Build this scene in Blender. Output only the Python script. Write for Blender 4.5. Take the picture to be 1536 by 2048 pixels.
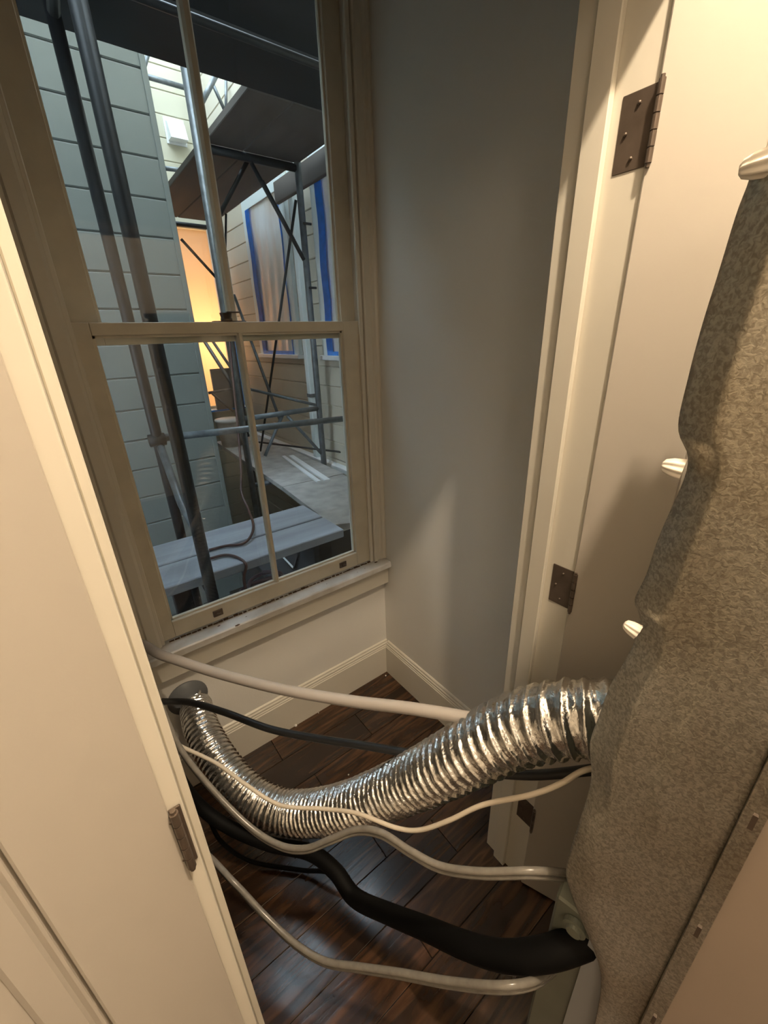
import bpy, bmesh, math, random
from mathutils import Vector, Matrix
random.seed(7)
for o in list(bpy.data.objects): bpy.data.objects.remove(o)
SC = bpy.context.scene
COL = SC.collection

# ------------------------------------------------------------------ camera
cam_d = bpy.data.cameras.new('camera'); cam = bpy.data.objects.new('camera', cam_d); COL.objects.link(cam)
cam_d.sensor_fit = 'HORIZONTAL'; cam_d.sensor_width = 36; cam_d.lens = 829.307/1536*36; cam_d.clip_start = .02
pitch, roll, yaw = [math.radians(a) for a in (22.9073, -1.8207, 36.7883)]
fw = Vector((math.sin(yaw)*math.cos(pitch), math.cos(yaw)*math.cos(pitch), -math.sin(pitch)))
rt = Vector((math.cos(yaw), -math.sin(yaw), 0)); up = rt.cross(fw)
r2 = rt*math.cos(roll)+up*math.sin(roll); u2 = -rt*math.sin(roll)+up*math.cos(roll)
M = Matrix((( r2.x,u2.x,-fw.x,-.939),(r2.y,u2.y,-fw.y,-1.2697),(r2.z,u2.z,-fw.z,1.5),(0,0,0,1)))
cam.matrix_world = M
SC.camera = cam

# ------------------------------------------------------------------ world, lamps, exposure
w = bpy.data.worlds.new('overcast_sky'); SC.world = w; w.use_nodes = True
nt = w.node_tree; bg = nt.nodes['Background']
bg.inputs['Color'].default_value = (.72, .87, 1.0, 1); bg.inputs['Strength'].default_value = 16.5
def area(name, loc, size, power, color, target, spread=None):
    l = bpy.data.lights.new(name, 'AREA'); l.shape = 'DISK'; l.size = size; l.energy = power; l.color = color
    if spread: l.spread = spread
    o = bpy.data.objects.new(name, l); COL.objects.link(o); o.location = loc
    o.rotation_euler = (Vector(target)-Vector(loc)).to_track_quat('-Z', 'Y').to_euler(); return o
def bulb(name, loc, rad, power, color):
    l = bpy.data.lights.new(name, 'POINT'); l.shadow_soft_size = rad; l.energy = power; l.color = color
    o = bpy.data.objects.new(name, l); COL.objects.link(o); o.location = loc; return o
bulb('ceiling_lamp_light', (-.53, -1.40, 2.61), .03, 112, (1.0, .80, .57))
bulb('room_fill_light', (-1.75, -2.5, 2.2), .25, 14, (1.0, .82, .62))  # added fill for the metal sheet and closet wall, no visible source
bulb('neighbour_room_light', (.62, 4.55, 1.55), .2, 36, (1.0, .60, .32))
vs = SC.view_settings; vs.view_transform = 'Standard'; vs.look = 'None'; vs.gamma = 1; vs.use_curve_mapping = False; vs.exposure = 0.0

# ------------------------------------------------------------------ materials
def mat(name, col, rough=.5, metal=0, var=0, vscale=6, bump=0, bscale=30, col2=None, stretch=(1,1,1), coat=0, detail=4, coord='Object'):
    m = bpy.data.materials.new(name); m.use_nodes = True; n = m.node_tree.nodes; L = m.node_tree.links
    b = n['Principled BSDF']; b.inputs['Base Color'].default_value = (*col, 1)
    b.inputs['Roughness'].default_value = rough; b.inputs['Metallic'].default_value = metal
    b.inputs['Coat Weight'].default_value = coat
    tc = n.new('ShaderNodeTexCoord'); mp = n.new('ShaderNodeMapping'); mp.inputs['Scale'].default_value = stretch
    L.new(tc.outputs[coord], mp.inputs['Vector'])
    if var or col2:
        t = n.new('ShaderNodeTexNoise'); t.inputs['Scale'].default_value = vscale; t.inputs['Detail'].default_value = detail
        L.new(mp.outputs[0], t.inputs['Vector'])
        r = n.new('ShaderNodeValToRGB'); c2 = col2 or tuple(c*(1-var) for c in col)
        r.color_ramp.elements[0].position = .32; r.color_ramp.elements[1].position = .68
        r.color_ramp.elements[0].color = (*c2, 1); r.color_ramp.elements[1].color = (*col, 1)
        L.new(t.outputs['Fac'], r.inputs['Fac']); L.new(r.outputs['Color'], b.inputs['Base Color'])
    if bump:
        t = n.new('ShaderNodeTexNoise'); t.inputs['Scale'].default_value = bscale; t.inputs['Detail'].default_value = 5
        L.new(mp.outputs[0], t.inputs['Vector'])
        q = n.new('ShaderNodeBump'); q.inputs['Strength'].default_value = bump; q.inputs['Distance'].default_value = .004
        L.new(t.outputs['Fac'], q.inputs['Height']); L.new(q.outputs['Normal'], b.inputs['Normal'])
    return m
WALLP = mat('wall_paint', (.78,.76,.71), .62, bump=.12, bscale=140, var=.03, vscale=3)
TRIMP = mat('trim_paint', (.71,.67,.58), .38, var=.05, vscale=5, bump=.05, bscale=40)
DOORP = mat('door_paint', (.47,.43,.375), .42, var=.03, vscale=4, bump=.05, bscale=90)
SASHP = mat('old_sash_paint', (.66,.61,.50), .4, var=.12, vscale=14, bump=.1, bscale=40)
SILLP = mat('weathered_sill_paint', (.86,.86,.85), .3, col2=(.60,.57,.52), vscale=9, bump=.15, bscale=50)
DIRT = mat('rust_and_grime', (.13,.075,.045), .8, var=.5, vscale=60)
BRONZE = mat('aged_bronze', (.15,.115,.09), .4, metal=.45, var=.3, vscale=30)
FOIL = mat('aluminium_foil', (.80,.79,.77), .22, metal=1, bump=.9, bscale=55)
WIRE = mat('foil_over_wire', (.86,.84,.80), .25, metal=1)
GHOSE = mat('grey_rubber', (.42,.385,.35), .55, var=.08, vscale=8)
BHOSE = mat('black_rubber', (.022,.022,.022), .45)
BKHOSE = mat('deep_black_rubber', (.003,.003,.003), .65); BKHOSE.node_tree.nodes['Principled BSDF'].inputs['Specular IOR Level'].default_value = .12
WCORD = mat('cream_cord_vinyl', (.68,.60,.48), .45)
CLEAR = mat('grey_translucent_vinyl', (.20,.185,.16), .25, var=.2, vscale=60)
SIDEN = mat('grey_siding_paint', (.20,.215,.20), .6, var=.08, vscale=5, bump=.06, bscale=60)
SIDEC = mat('cream_siding_paint', (.56,.53,.41), .6, var=.06, vscale=4)
SIDER = mat('tan_siding_paint', (.66,.60,.49), .6, var=.08, vscale=4)
PALE = mat('pale_blue_trim_paint', (.74,.82,.84), .5)
STEEL = mat('galvanised_tube', (.18,.20,.215), .45, metal=.4, var=.4, vscale=25)
STEELD = mat('rusty_dark_tube', (.03,.032,.036), .5, metal=.2, var=.4, vscale=25)
PLANK = mat('weathered_plank', (.40,.43,.49), .75, col2=(.28,.30,.345), vscale=14, stretch=(.12,1,1), bump=.4, bscale=40)
PLANKY = mat('weathered_plank_crosswise', (.36,.34,.32), .75, col2=(.22,.20,.18), vscale=14, stretch=(1,.12,1), bump=.4, bscale=40)
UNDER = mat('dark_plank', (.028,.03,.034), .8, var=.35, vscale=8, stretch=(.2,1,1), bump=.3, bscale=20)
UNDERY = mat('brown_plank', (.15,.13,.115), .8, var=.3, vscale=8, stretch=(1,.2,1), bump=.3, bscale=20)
PLY = mat('dusty_plywood', (.46,.44,.42), .8, col2=(.31,.30,.285), vscale=10, bump=.3, bscale=50)
GROUND = mat('dark_concrete', (.085,.09,.095), .9, var=.4, vscale=6)
BLUETAPE = mat('blue_masking_tape', (.05,.30,.90), .5, var=.25, vscale=20)
FILMM = mat('plastic_film', (.84,.84,.84), .25, col2=(.62,.50,.42), vscale=5, bump=.6, bscale=9, stretch=(1,1,.3))
WHITEM = mat('white_vinyl', (.82,.84,.86), .4)
GREYBOX = mat('grey_painted_metal', (.15,.16,.17), .5, var=.1)
BUCKET = mat('dirty_bucket_plastic', (.48,.47,.45), .5, var=.3, vscale=12)
CORDB = mat('brown_cord_vinyl', (.07,.03,.025), .45)
PURPLE = mat('mauve_hose_vinyl', (.34,.29,.38), .4)
GREEN = mat('greenish_cabinet_paint', (.19,.20,.16), .45, metal=.2, var=.2, vscale=9)
ENAMEL = mat('beige_enamel', (.38,.31,.25), .4, var=.05)
NUTW = mat('ivory_plastic', (.78,.73,.64), .5)
CEILP = mat('ceiling_paint', (.70,.66,.60), .7)
DARK = mat('dark_void', (.01,.01,.01), .9)
ROOMW = mat('room_wall_paint', (.66,.62,.55), .7)
CRUMB = mat('white_crumb', (.8,.78,.74), .8)

def wood():
    m = bpy.data.materials.new('dark_varnished_wood'); m.use_nodes = True; n = m.node_tree.nodes; L = m.node_tree.links
    b = n['Principled BSDF']; b.inputs['Roughness'].default_value = .22; b.inputs['Coat Weight'].default_value = .25; b.inputs['Coat Roughness'].default_value = .12
    tc = n.new('ShaderNodeTexCoord'); oi = n.new('ShaderNodeObjectInfo')
    mp = n.new('ShaderNodeMapping'); mp.inputs['Scale'].default_value = (1.6, 14, 8)
    ad = n.new('ShaderNodeVectorMath'); ad.operation = 'ADD'
    L.new(tc.outputs['Object'], ad.inputs[0]); 
    cx = n.new('ShaderNodeCombineXYZ'); mu = n.new('ShaderNodeMath'); mu.operation = 'MULTIPLY'; mu.inputs[1].default_value = 23
    L.new(oi.outputs['Random'], mu.inputs[0]); L.new(mu.outputs[0], cx.inputs[0]); L.new(mu.outputs[0], cx.inputs[1]); L.new(cx.outputs[0], ad.inputs[1])
    L.new(ad.outputs[0], mp.inputs['Vector'])
    t = n.new('ShaderNodeTexNoise'); t.inputs['Scale'].default_value = 2.2; t.inputs['Detail'].default_value = 7; t.inputs['Distortion'].default_value = 1.6
    L.new(mp.outputs[0], t.inputs['Vector'])
    r = n.new('ShaderNodeValToRGB'); e = r.color_ramp.elements
    e[0].position = .3; e[0].color = (.016,.009,.006,1); e[1].position = .72; e[1].color = (.085,.040,.019,1)
    k = r.color_ramp.elements.new(.5); k.color = (.033,.016,.008,1)
    L.new(t.outputs['Fac'], r.inputs['Fac'])
    hs = n.new('ShaderNodeHueSaturation'); ma = n.new('ShaderNodeMapRange'); ma.inputs['To Min'].default_value = .6; ma.inputs['To Max'].default_value = 1.5
    L.new(oi.outputs['Random'], ma.inputs['Value']); L.new(ma.outputs[0], hs.inputs['Value']); L.new(r.outputs['Color'], hs.inputs['Color'])
    L.new(hs.outputs[0], b.inputs['Base Color'])
    q = n.new('ShaderNodeBump'); q.inputs['Strength'].default_value = .25; q.inputs['Distance'].default_value = .002
    L.new(t.outputs['Fac'], q.inputs['Height']); L.new(q.outputs['Normal'], b.inputs['Normal'])
    return m
WOOD = wood()

def galv():
    m = bpy.data.materials.new('spangled_galvanised_sheet'); m.use_nodes = True; n = m.node_tree.nodes; L = m.node_tree.links
    b = n['Principled BSDF']; b.inputs['Metallic'].default_value = .8; b.inputs['Roughness'].default_value = .42
    tc = n.new('ShaderNodeTexCoord'); t = n.new('ShaderNodeTexNoise'); t.inputs['Scale'].default_value = 230; t.inputs['Detail'].default_value = 3; t.inputs['Distortion'].default_value = .9
    L.new(tc.outputs['Object'], t.inputs['Vector'])
    r = n.new('ShaderNodeValToRGB'); e = r.color_ramp.elements
    e[0].position = .38; e[0].color = (.38,.365,.32,1); e[1].position = .62; e[1].color = (.62,.605,.54,1)
    L.new(t.outputs['Fac'], r.inputs['Fac'])
    t2 = n.new('ShaderNodeTexNoise'); t2.inputs['Scale'].default_value = 4; t2.inputs['Detail'].default_value = 3
    L.new(tc.outputs['Object'], t2.inputs['Vector'])
    r2 = n.new('ShaderNodeValToRGB'); f = r2.color_ramp.elements; f[0].position = .35; f[0].color = (.72,.66,.58,1); f[1].position = .65; f[1].color = (1,1,1,1)
    L.new(t2.outputs['Fac'], r2.inputs['Fac'])
    mx = n.new('ShaderNodeMix'); mx.data_type = 'RGBA'; mx.blend_type = 'MULTIPLY'; mx.inputs['Factor'].default_value = 1
    L.new(r.outputs[0], mx.inputs[6]); L.new(r2.outputs[0], mx.inputs[7]); L.new(mx.outputs[2], b.inputs['Base Color'])
    q = n.new('ShaderNodeBump'); q.inputs['Strength'].default_value = .25; q.inputs['Distance'].default_value = .002
    L.new(t.outputs['Fac'], q.inputs['Height']); L.new(q.outputs['Normal'], b.inputs['Normal'])
    return m
GALV = galv()

def glass():
    m = bpy.data.materials.new('window_glass'); m.use_nodes = True; n = m.node_tree.nodes; L = m.node_tree.links
    n.remove(n['Principled BSDF']); out = n['Material Output']
    tr = n.new('ShaderNodeBsdfTransparent'); tr.inputs['Color'].default_value = (.95,.97,.97,1)
    gl = n.new('ShaderNodeBsdfGlossy'); gl.inputs['Roughness'].default_value = .01
    fr = n.new('ShaderNodeFresnel'); fr.inputs['IOR'].default_value = 1.5
    fr.inputs['IOR'].default_value = 1.7
    ge = n.new('ShaderNodeNewGeometry'); iv = n.new('ShaderNodeMath'); iv.operation = 'SUBTRACT'; iv.inputs[0].default_value = 1
    ml = n.new('ShaderNodeMath'); ml.operation = 'MULTIPLY'; L.new(ge.outputs['Backfacing'], iv.inputs[1]); L.new(iv.outputs[0], ml.inputs[0]); L.new(fr.outputs[0], ml.inputs[1])
    mx = n.new('ShaderNodeMixShader'); L.new(ml.outputs[0], mx.inputs[0]); L.new(tr.outputs[0], mx.inputs[1]); L.new(gl.outputs[0], mx.inputs[2])
    L.new(mx.outputs[0], out.inputs[0]); return m
GLASS = glass()
def film_lit():
    m = bpy.data.materials.new('translucent_masking_film'); m.use_nodes = True; n = m.node_tree.nodes; L = m.node_tree.links
    n.remove(n['Principled BSDF']); out = n['Material Output']
    t = n.new('ShaderNodeBsdfTranslucent'); t.inputs['Color'].default_value = (.9,.80,.66,1)
    d = n.new('ShaderNodeBsdfDiffuse'); d.inputs['Color'].default_value = (.6,.5,.4,1)
    mx = n.new('ShaderNodeMixShader'); mx.inputs[0].default_value = .25
    L.new(t.outputs[0], mx.inputs[1]); L.new(d.outputs[0], mx.inputs[2]); L.new(mx.outputs[0], out.inputs[0]); return m
FILMLIT = film_lit()

# ------------------------------------------------------------------ helpers
def tag(o, label=None, cat=None, group=None, kind=None):
    if label: o['label'] = label
    if cat: o['category'] = cat
    if group: o['group'] = group
    if kind: o['kind'] = kind
    return o
def link(name, me, parent=None, loc=(0,0,0)):
    o = bpy.data.objects.new(name, me); COL.objects.link(o); o.location = loc
    if parent is not None:
        o.parent = parent
        if parent.type == 'EMPTY' and parent.parent is None: o.matrix_parent_inverse = Matrix.Translation(-parent.location)
    return o
def empty(name, loc): 
    o = bpy.data.objects.new(name, None); COL.objects.link(o); o.location = loc; o.empty_display_size = .05; return o
def mesh(name, bm, m, smooth=False):
    bmesh.ops.recalc_face_normals(bm, faces=bm.faces)
    me = bpy.data.meshes.new(name); bm.to_mesh(me); bm.free()
    for mm in (m if isinstance(m, (list, tuple)) else [m]): me.materials.append(mm)
    if smooth:
        for p in me.polygons: p.use_smooth = True
    return me
def obj(name, bm, m, parent=None, smooth=False, loc=(0,0,0)): return link(name, mesh(name, bm, m, smooth), parent, loc)
def B(bm, x0, x1, y0, y1, z0, z1, bev=0, mi=0):
    r = bmesh.ops.create_cube(bm, size=1)
    for v in r['verts']: v.co = Vector(((x0+x1)/2+v.co.x*(x1-x0), (y0+y1)/2+v.co.y*(y1-y0), (z0+z1)/2+v.co.z*(z1-z0)))
    fs = set(f for v in r['verts'] for f in v.link_faces)
    for f in fs: f.material_index = mi
    if bev:
        es = list(set(e for v in r['verts'] for e in v.link_edges))
        bmesh.ops.bevel(bm, geom=es, offset=bev, segments=1, affect='EDGES')
    return bm
def box(name, x0, x1, y0, y1, z0, z1, m, parent=None, bev=0):
    return obj(name, B(bmesh.new(), x0, x1, y0, y1, z0, z1, bev), m, parent)
def catmull(P, n=8):
    P = [Vector(p) for p in P]; Q = [2*P[0]-P[1]]+P+[2*P[-1]-P[-2]]; out = []
    for i in range(1, len(Q)-2):
        a, b, c, d = Q[i-1:i+3]
        for k in range(n):
            t = k/n; out.append(.5*((2*b)+(c-a)*t+(2*a-5*b+4*c-d)*t*t+(3*b-a-3*c+d)*t**3))
    out.append(P[-1]); return out
def frames(P):
    T = [(P[min(i+1, len(P)-1)]-P[max(i-1, 0)]).normalized() for i in range(len(P))]
    a = T[0].orthogonal().normalized(); R = []
    for t in T:
        a = (a-t*a.dot(t)).normalized(); R.append((t, a, t.cross(a)))
    return R
def T(bm, P, r, segs=10, cap=True, rf=None, flat=1.0):
    F = frames(P); rings = []
    for i, (p, (t, a, b)) in enumerate(zip(P, F)):
        ri = r[i] if isinstance(r, list) else r
        ring = []
        for k in range(segs):
            th = 2*math.pi*k/segs; rr = ri*(rf(i, k) if rf else 1)
            ring.append(bm.verts.new(p+a*math.cos(th)*rr+b*math.sin(th)*rr*flat))
        rings.append(ring)
    for i in range(len(rings)-1):
        for k in range(segs):
            bm.faces.new((rings[i][k], rings[i][(k+1)%segs], rings[i+1][(k+1)%segs], rings[i+1][k]))
    if cap: bm.faces.new(rings[0][::-1]); bm.faces.new(rings[-1])
    return bm
def tube(name, P, r, m, parent=None, segs=10, n=8, smooth=True, curve=True, flat=1.0):
    P = catmull(P, n) if curve and len(P) > 2 else [Vector(p) for p in P]
    return obj(name, T(bmesh.new(), P, r, segs, flat=flat), m, parent, smooth)
def prism(bm, pts, axis, a0, a1):
    """extrude a closed 2-D outline along an axis; pts are the other two coordinates in order"""
    def mk(p, a):
        return {'x': (a, p[0], p[1]), 'y': (p[0], a, p[1]), 'z': (p[0], p[1], a)}[axis]
    A = [bm.verts.new(mk(p, a0)) for p in pts]; C = [bm.verts.new(mk(p, a1)) for p in pts]; n = len(pts)
    bm.faces.new(A[::-1]); bm.faces.new(C)
    for i in range(n): bm.faces.new((A[i], A[(i+1)%n], C[(i+1)%n], C[i]))
    return bm

# ================================================================== THE SETTING
# window wall (y = 0 .. 0.16) with its opening
bm = bmesh.new()
B(bm, -2.2, -.90, 0, .16, 0, 2.8); B(bm, -.90, -.06, 0, .16, 0, .60); B(bm, -.90, -.06, 0, .16, 2.42, 2.8); B(bm, -.06, .12, 0, .16, 0, 2.8)
tag(obj('wall_back', bm, WALLP), kind='structure')
tag(box('wall_right', 0, .12, -.80, 0, 0, 2.8, WALLP), kind='structure')
tag(box('wall_left', -2.2, -2.1, -.80, 0, 0, 2.8, WALLP), kind='structure')
bm = bmesh.new()
B(bm, -.20, 1.4, -.93, -.80, 0, 2.8); B(bm, -3.0, -.965, -.93, -.80, 0, 2.8); B(bm, -.965, -.20, -.93, -.80, 1.95, 2.8)
tag(obj('wall_front', bm, ROOMW), kind='structure')
bm = bmesh.new()
B(bm, -3.1, -3.0, -3.4, -.93, 0, 2.8); B(bm, 1.4, 1.5, -3.4, -.93, 0, 2.8); B(bm, -3.0, 1.4, -3.5, -3.4, 0, 2.8)
tag(obj('wall_rear', bm, ROOMW), kind='structure')
tag(box('ceiling', -3.1, 1.5, -3.5, .16, 2.8, 2.9, CEILP), kind='structure')
fl = box('floor', -3.1, 1.5, -3.5, .0, -.05, -.006, DARK); tag(fl, kind='structure')
# planks run along x; joints recessed
PW = .127; rows = 13
pm = {}
for r in range(rows):
    y1 = -r*PW; x = -1.75-random.random()*.5
    while x < .0 and x < (.0 if y1 > -.9 else .6):
        ln = random.choice((.55, .75, .95)); x1 = x+ln; xe = min(x1, 0.0 if y1-PW > -.93 else .9)
        key = round(xe-x, 3)
        if key > .05:
            if key not in pm:
                pm[key] = mesh('plank', B(bmesh.new(), 0, key-.0015, -PW+.0015, 0, -.006, 0, .0012), WOOD)
            link('plank', pm[key], fl, (x, y1, 0))
        x = x1
for (a, b, c, d) in ((-3.0, -2.35, -3.4, -.93), (-2.3, 1.4, -3.4, -rows*PW-.002)):
    o = box('floor_boards', a, b, c, d, -.006, 0, WOOD, fl); o['kind'] = 'stuff'

# baseboards with a moulded cap
def bb(sgn=1): return [(0,0),(-.016,0),(-.016,.148),(-.0135,.151),(-.0135,.156),(-.011,.159),(-.011,.167),(-.0075,.171),(-.0065,.178),(-.002,.182),(0,.182)]
bm = prism(bmesh.new(), bb(), 'x', -2.1, -.0005); tag(obj('baseboard_back', bm, TRIMP), kind='structure')
bm = prism(bmesh.new(), bb(), 'y', -.80, -.0165); tag(obj('baseboard_right', bm, TRIMP), kind='structure')

# ---- doorway: jambs, stops, head
j = box('trim_1', -.22, -.20, -.93, -.80, 0, 1.95, TRIMP, bev=.0015); tag(j, kind='structure')
obj('door_stop', B(bmesh.new(), -.232, -.2202, -.872, -.836, 0, 1.9385, .0015), TRIMP, j)
j2 = box('trim_2', -.965, -.945, -.93, -.80, 0, 1.95, TRIMP, bev=.001); tag(j2, kind='structure')
obj('door_stop', B(bmesh.new(), -.9448, -.9355, -.872, -.836, 0, 1.9385, .0015), TRIMP, j2)
bm = B(bmesh.new(), -.9449, -.2201, -.93, -.80, 1.9395, 1.9499); B(bm, -1.05, -.12, -.955, -.9305, 1.925, 2.02, .003)
tag(obj('trim_3', bm, TRIMP), kind='structure')

# ---- hinges
def hinge(parent, base, zc, leafdir, pin, h=.088):
    """leaf plate on the jamb + pin barrel"""
    g = obj('hinge_leaf', B(bmesh.new(), *base, zc-h/2, zc+h/2, .0008), BRONZE, parent)
    bm = bmesh.new()
    for k in range(5):
        z0 = zc-h/2+k*h/5
        T(bm, [Vector((pin[0], pin[1], z0+.0008)), Vector((pin[0], pin[1], z0+h/5-.0008))], .0042, 12)
    T(bm, [Vector((pin[0], pin[1], zc-h/2-.004)), Vector((pin[0], pin[1], zc+h/2+.003))], .0028, 8)
    obj('hinge_barrel', bm, BRONZE, g)
    bm = bmesh.new()
    for dz, dy in ((-.03, .012), (0, .03), (.03, .012)):
        bmesh.ops.create_uvsphere(bm, u_segments=8, v_segments=6, radius=.0026, matrix=Matrix.Translation((base[0]-.0005 if leafdir > 0 else base[1], (base[2]+base[3])/2-.01+dy*.7, zc+dz)))
    obj('screw', bm, BRONZE, g, True)
    return g

# ---- right door leaf, swung a little past ninety degrees
def leaf(name, hx, hy, ang, width, sgn, st):
    """door leaf as a group of boards; local x along the leaf, local y its thickness (camera side negative)"""
    root = empty(name, (hx, hy, 0)); root.rotation_euler = (0, 0, ang); tag(root, kind='structure')
    def part(nm, bm, m=DOORP):
        me = mesh(nm, bm, m); o = bpy.data.objects.new(nm, me); COL.objects.link(o); o.parent = root; return o
    t0, t1 = (0, .034) if sgn > 0 else (-.034, 0)
    part('stile', B(bmesh.new(), 0, st, t0, t1, .008, 1.93, .0015)); part('stile', B(bmesh.new(), width-st, width, t0, t1, .008, 1.93, .0015))
    for z0, z1 in ((.008, .22), (1.83, 1.93)) : part('rail', B(bmesh.new(), st+.0003, width-st-.0003, t0, t1, z0, z1, .001))
    d = .008
    part('panel', B(bmesh.new(), st-.004, width-st+.004, t0+d, t1-d, .21, 1.84))
    for (a, b, c, e) in ((st, st+.008, .22, 1.83), (st+.008, st+.032, .23, 1.82), (width-st-.014, width-st, .22, 1.83), (st+.014, width-st-.014, .22, .234), (st+.014, width-st-.014, 1.816, 1.83)):
        bm = bmesh.new(); B(bm, a, b, t0+.004, t1-.004, c, e, .003); part('panel_moulding', bm)
    return root
ra = math.atan2(-.92, .386)
d1 = leaf('door_1', -.2265, -.9325, ra, .47, 1, .128)
d2 = leaf('door_2', -.958, -.9335, math.radians(180+24), .46, -1, .0985)
for zc in (1.748, 1.018, .298): hinge(j, (-.2212, -.2200, -.9295, -.885), zc, 1, (-.2275, -.9365))
for zc in (1.748, 1.04, .298): hinge(j2, (-.9585, -.9475, -.9325, -.9303), zc, 1, (-.9545, -.9365))

# ---- window_1: frame, casings, two sashes
W = empty('window_1', (-.48, 0, .6)); tag(W, kind='structure')
def wp(nm, bm, m=TRIMP, par=None, smooth=False): return obj(nm, bm, m, par or W, smooth)
# moulded side casings
def casing(x0, sg):
    return [(x0, -.0003), (x0, -.014), (x0+sg*.004, -.018), (x0+sg*.016, -.018), (x0+sg*.02, -.012), (x0+sg*.03, -.012), (x0+sg*.034, -.016), (x0+sg*.044, -.016), (x0+sg*.05, -.021), (x0+sg*.056, -.021), (x0+sg*.056, -.0003)]
wp('casing', prism(bmesh.new(), casing(-.0565, 1), 'z', .626, 2.5))
wp('casing', prism(bmesh.new(), [(-.882, -.0003), (-.882, -.014), (-.89, -.018), (-.915, -.018), (-.92, -.013), (-.955, -.013), (-.96, -.021), (-.985, -.021), (-.985, -.0003)], 'z', .626, 2.5))
wp('head_casing', B(bmesh.new(), -.99, -.0005, -.02, -.0003, 2.5, 2.59, .003))
wp('frame', B(B(B(bmesh.new(), -.0595, -.0565+.01, 0.0002, .14, .62, 2.42), -.9, -.8835, 0.0002, .14, .62, 2.42), -.883, -.06, 0, .14, 2.40, 2.42))
wp('stop', B(bmesh.new(), -.0745, -.0597, -.010, .0, .626, 2.40, .002)); wp('stop', B(bmesh.new(), -.8833, -.872, -.010, .0, .626, 2.40, .002))
wp('window_sill', B(bmesh.new(), -.99, -.0006, -.058, .03, .596, .624, .004), SILLP)
wp('outer_sill', B(bmesh.new(), -.93, -.03, .0305, .17, .53, .556, .004), SILLP)
wp('apron', B(bmesh.new(), -.97, -.0006, -.034, -.0003, .51, .5955, .003))
def sash(name, y0, y1, xl, xr, gl, gr, z0, zg0, zg1, z1, mx):
    root = wp(name, B(bmesh.new(), xl, gl, y0, y1, z0, z1, .0015), SASHP)
    pt = lambda nm, bm, m=SASHP: obj(nm, bm, m, root)
    pt('stile', B(bmesh.new(), gr, xr, y0, y1, z0, z1, .0015))
    pt('bottom_rail', B(bmesh.new(), gl+.0002, gr-.0002, y0, y1, z0, zg0, .0015))
    pt('top_rail', B(bmesh.new(), gl+.0002, gr-.0002, y0, y1, zg1, z1, .0015))
    ym = (y0+y1)/2
    pt('muntin', prism(bmesh.new(), [(mx-.009, ym+.012), (mx-.009, ym-.004), (mx-.004, y0+.002), (mx+.004, y0+.002), (mx+.009, ym-.004), (mx+.009, ym+.012)], 'z', zg0-.002, zg1+.002) if name == 'lower_sash' else prism(bmesh.new(), [(mx-.012, ym+.012), (mx-.012, ym-.006), (mx-.006, y0+.002), (mx+.006, y0+.002), (mx+.012, ym-.006), (mx+.012, ym+.012)], 'z', zg0-.002, zg1+.002))
    pt('pane', B(bmesh.new(), gl-.003, mx-.0085, ym+.002, ym+.0022, zg0-.003, zg1+.003), GLASS)
    pt('pane', B(bmesh.new(), mx+.0085, gr+.003, ym+.002, ym+.0022, zg0-.003, zg1+.003), GLASS)
    # putty fillets round the glass
    bm = bmesh.new()
    for (a, b, c, d) in ((gl, gl+.006, zg0, zg1), (gr-.006, gr, zg0, zg1)): B(bm, a, b, ym-.006, ym+.002, c, d)
    for (c, d) in ((zg0, zg0+.006), (zg1-.006, zg1)): B(bm, gl, gr, ym-.006, ym+.002, c, d)
    pt('glazing_bead', bm)
    return root
ls = sash('lower_sash', .0006, .034, -.8828, -.0602, -.838, -.134, .632, .690, 1.522, 1.551, -.479)
us = sash('upper_sash', .0365, .070, -.8828, -.0602, -.812, -.116, 1.500, 1.535, 2.34, 2.398, -.478)
# sash lock and old lift screws
lk = obj('sash_lock', T(bmesh.new(), [Vector((-.508,.016,1.5515)), Vector((-.508,.016,1.560)), Vector((-.508,.016,1.5605)), Vector((-.508,.016,1.574))], [.016,.016,.014,.017], 14), BRONZE, ls, True)
bm = bmesh.new(); B(bm, -.545, -.455, .006, .032, 1.5512, 1.5535, .001); B(bm, -.505, -.468, .010, .022, 1.5742, 1.578, .001); obj('lock_lever', bm, BRONZE, ls)
for x in (-.700, -.205):
    bm = bmesh.new(); B(bm, x-.016, x+.016, -.0045, .0004, .650, .674, .0015); B(bm, x-.006, x+.008, -.012, -.0045, .655, .666, .002); obj('sash_lift', bm, BRONZE, ls)
bm = bmesh.new()
for k in range(46):
    x = -.86+k*.0172; L = random.uniform(.004, .012)
    B(bm, x, x+.0172*random.uniform(.6, 1), -.0012-L*.35, .0004, .6242, .6242+random.uniform(.001, .006))
obj('grime', bm, DIRT, W)
bm = bmesh.new()
for (x, y, s) in ((-.66,-.057,.012), (-.62,-.03,.004), (-.30,-.03,.003), (-.16,-.035,.003), (-.12,-.03,.0035), (-.055,-.02,.012), (-.71,-.02,.007)):
    bmesh.ops.create_icosphere(bm, subdivisions=1, radius=s*.5, matrix=Matrix.Translation((x, y, .6245))@Matrix.Diagonal((1.6, .6, .35, 1)))
obj('paint_chip', bm, DIRT, W)

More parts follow.
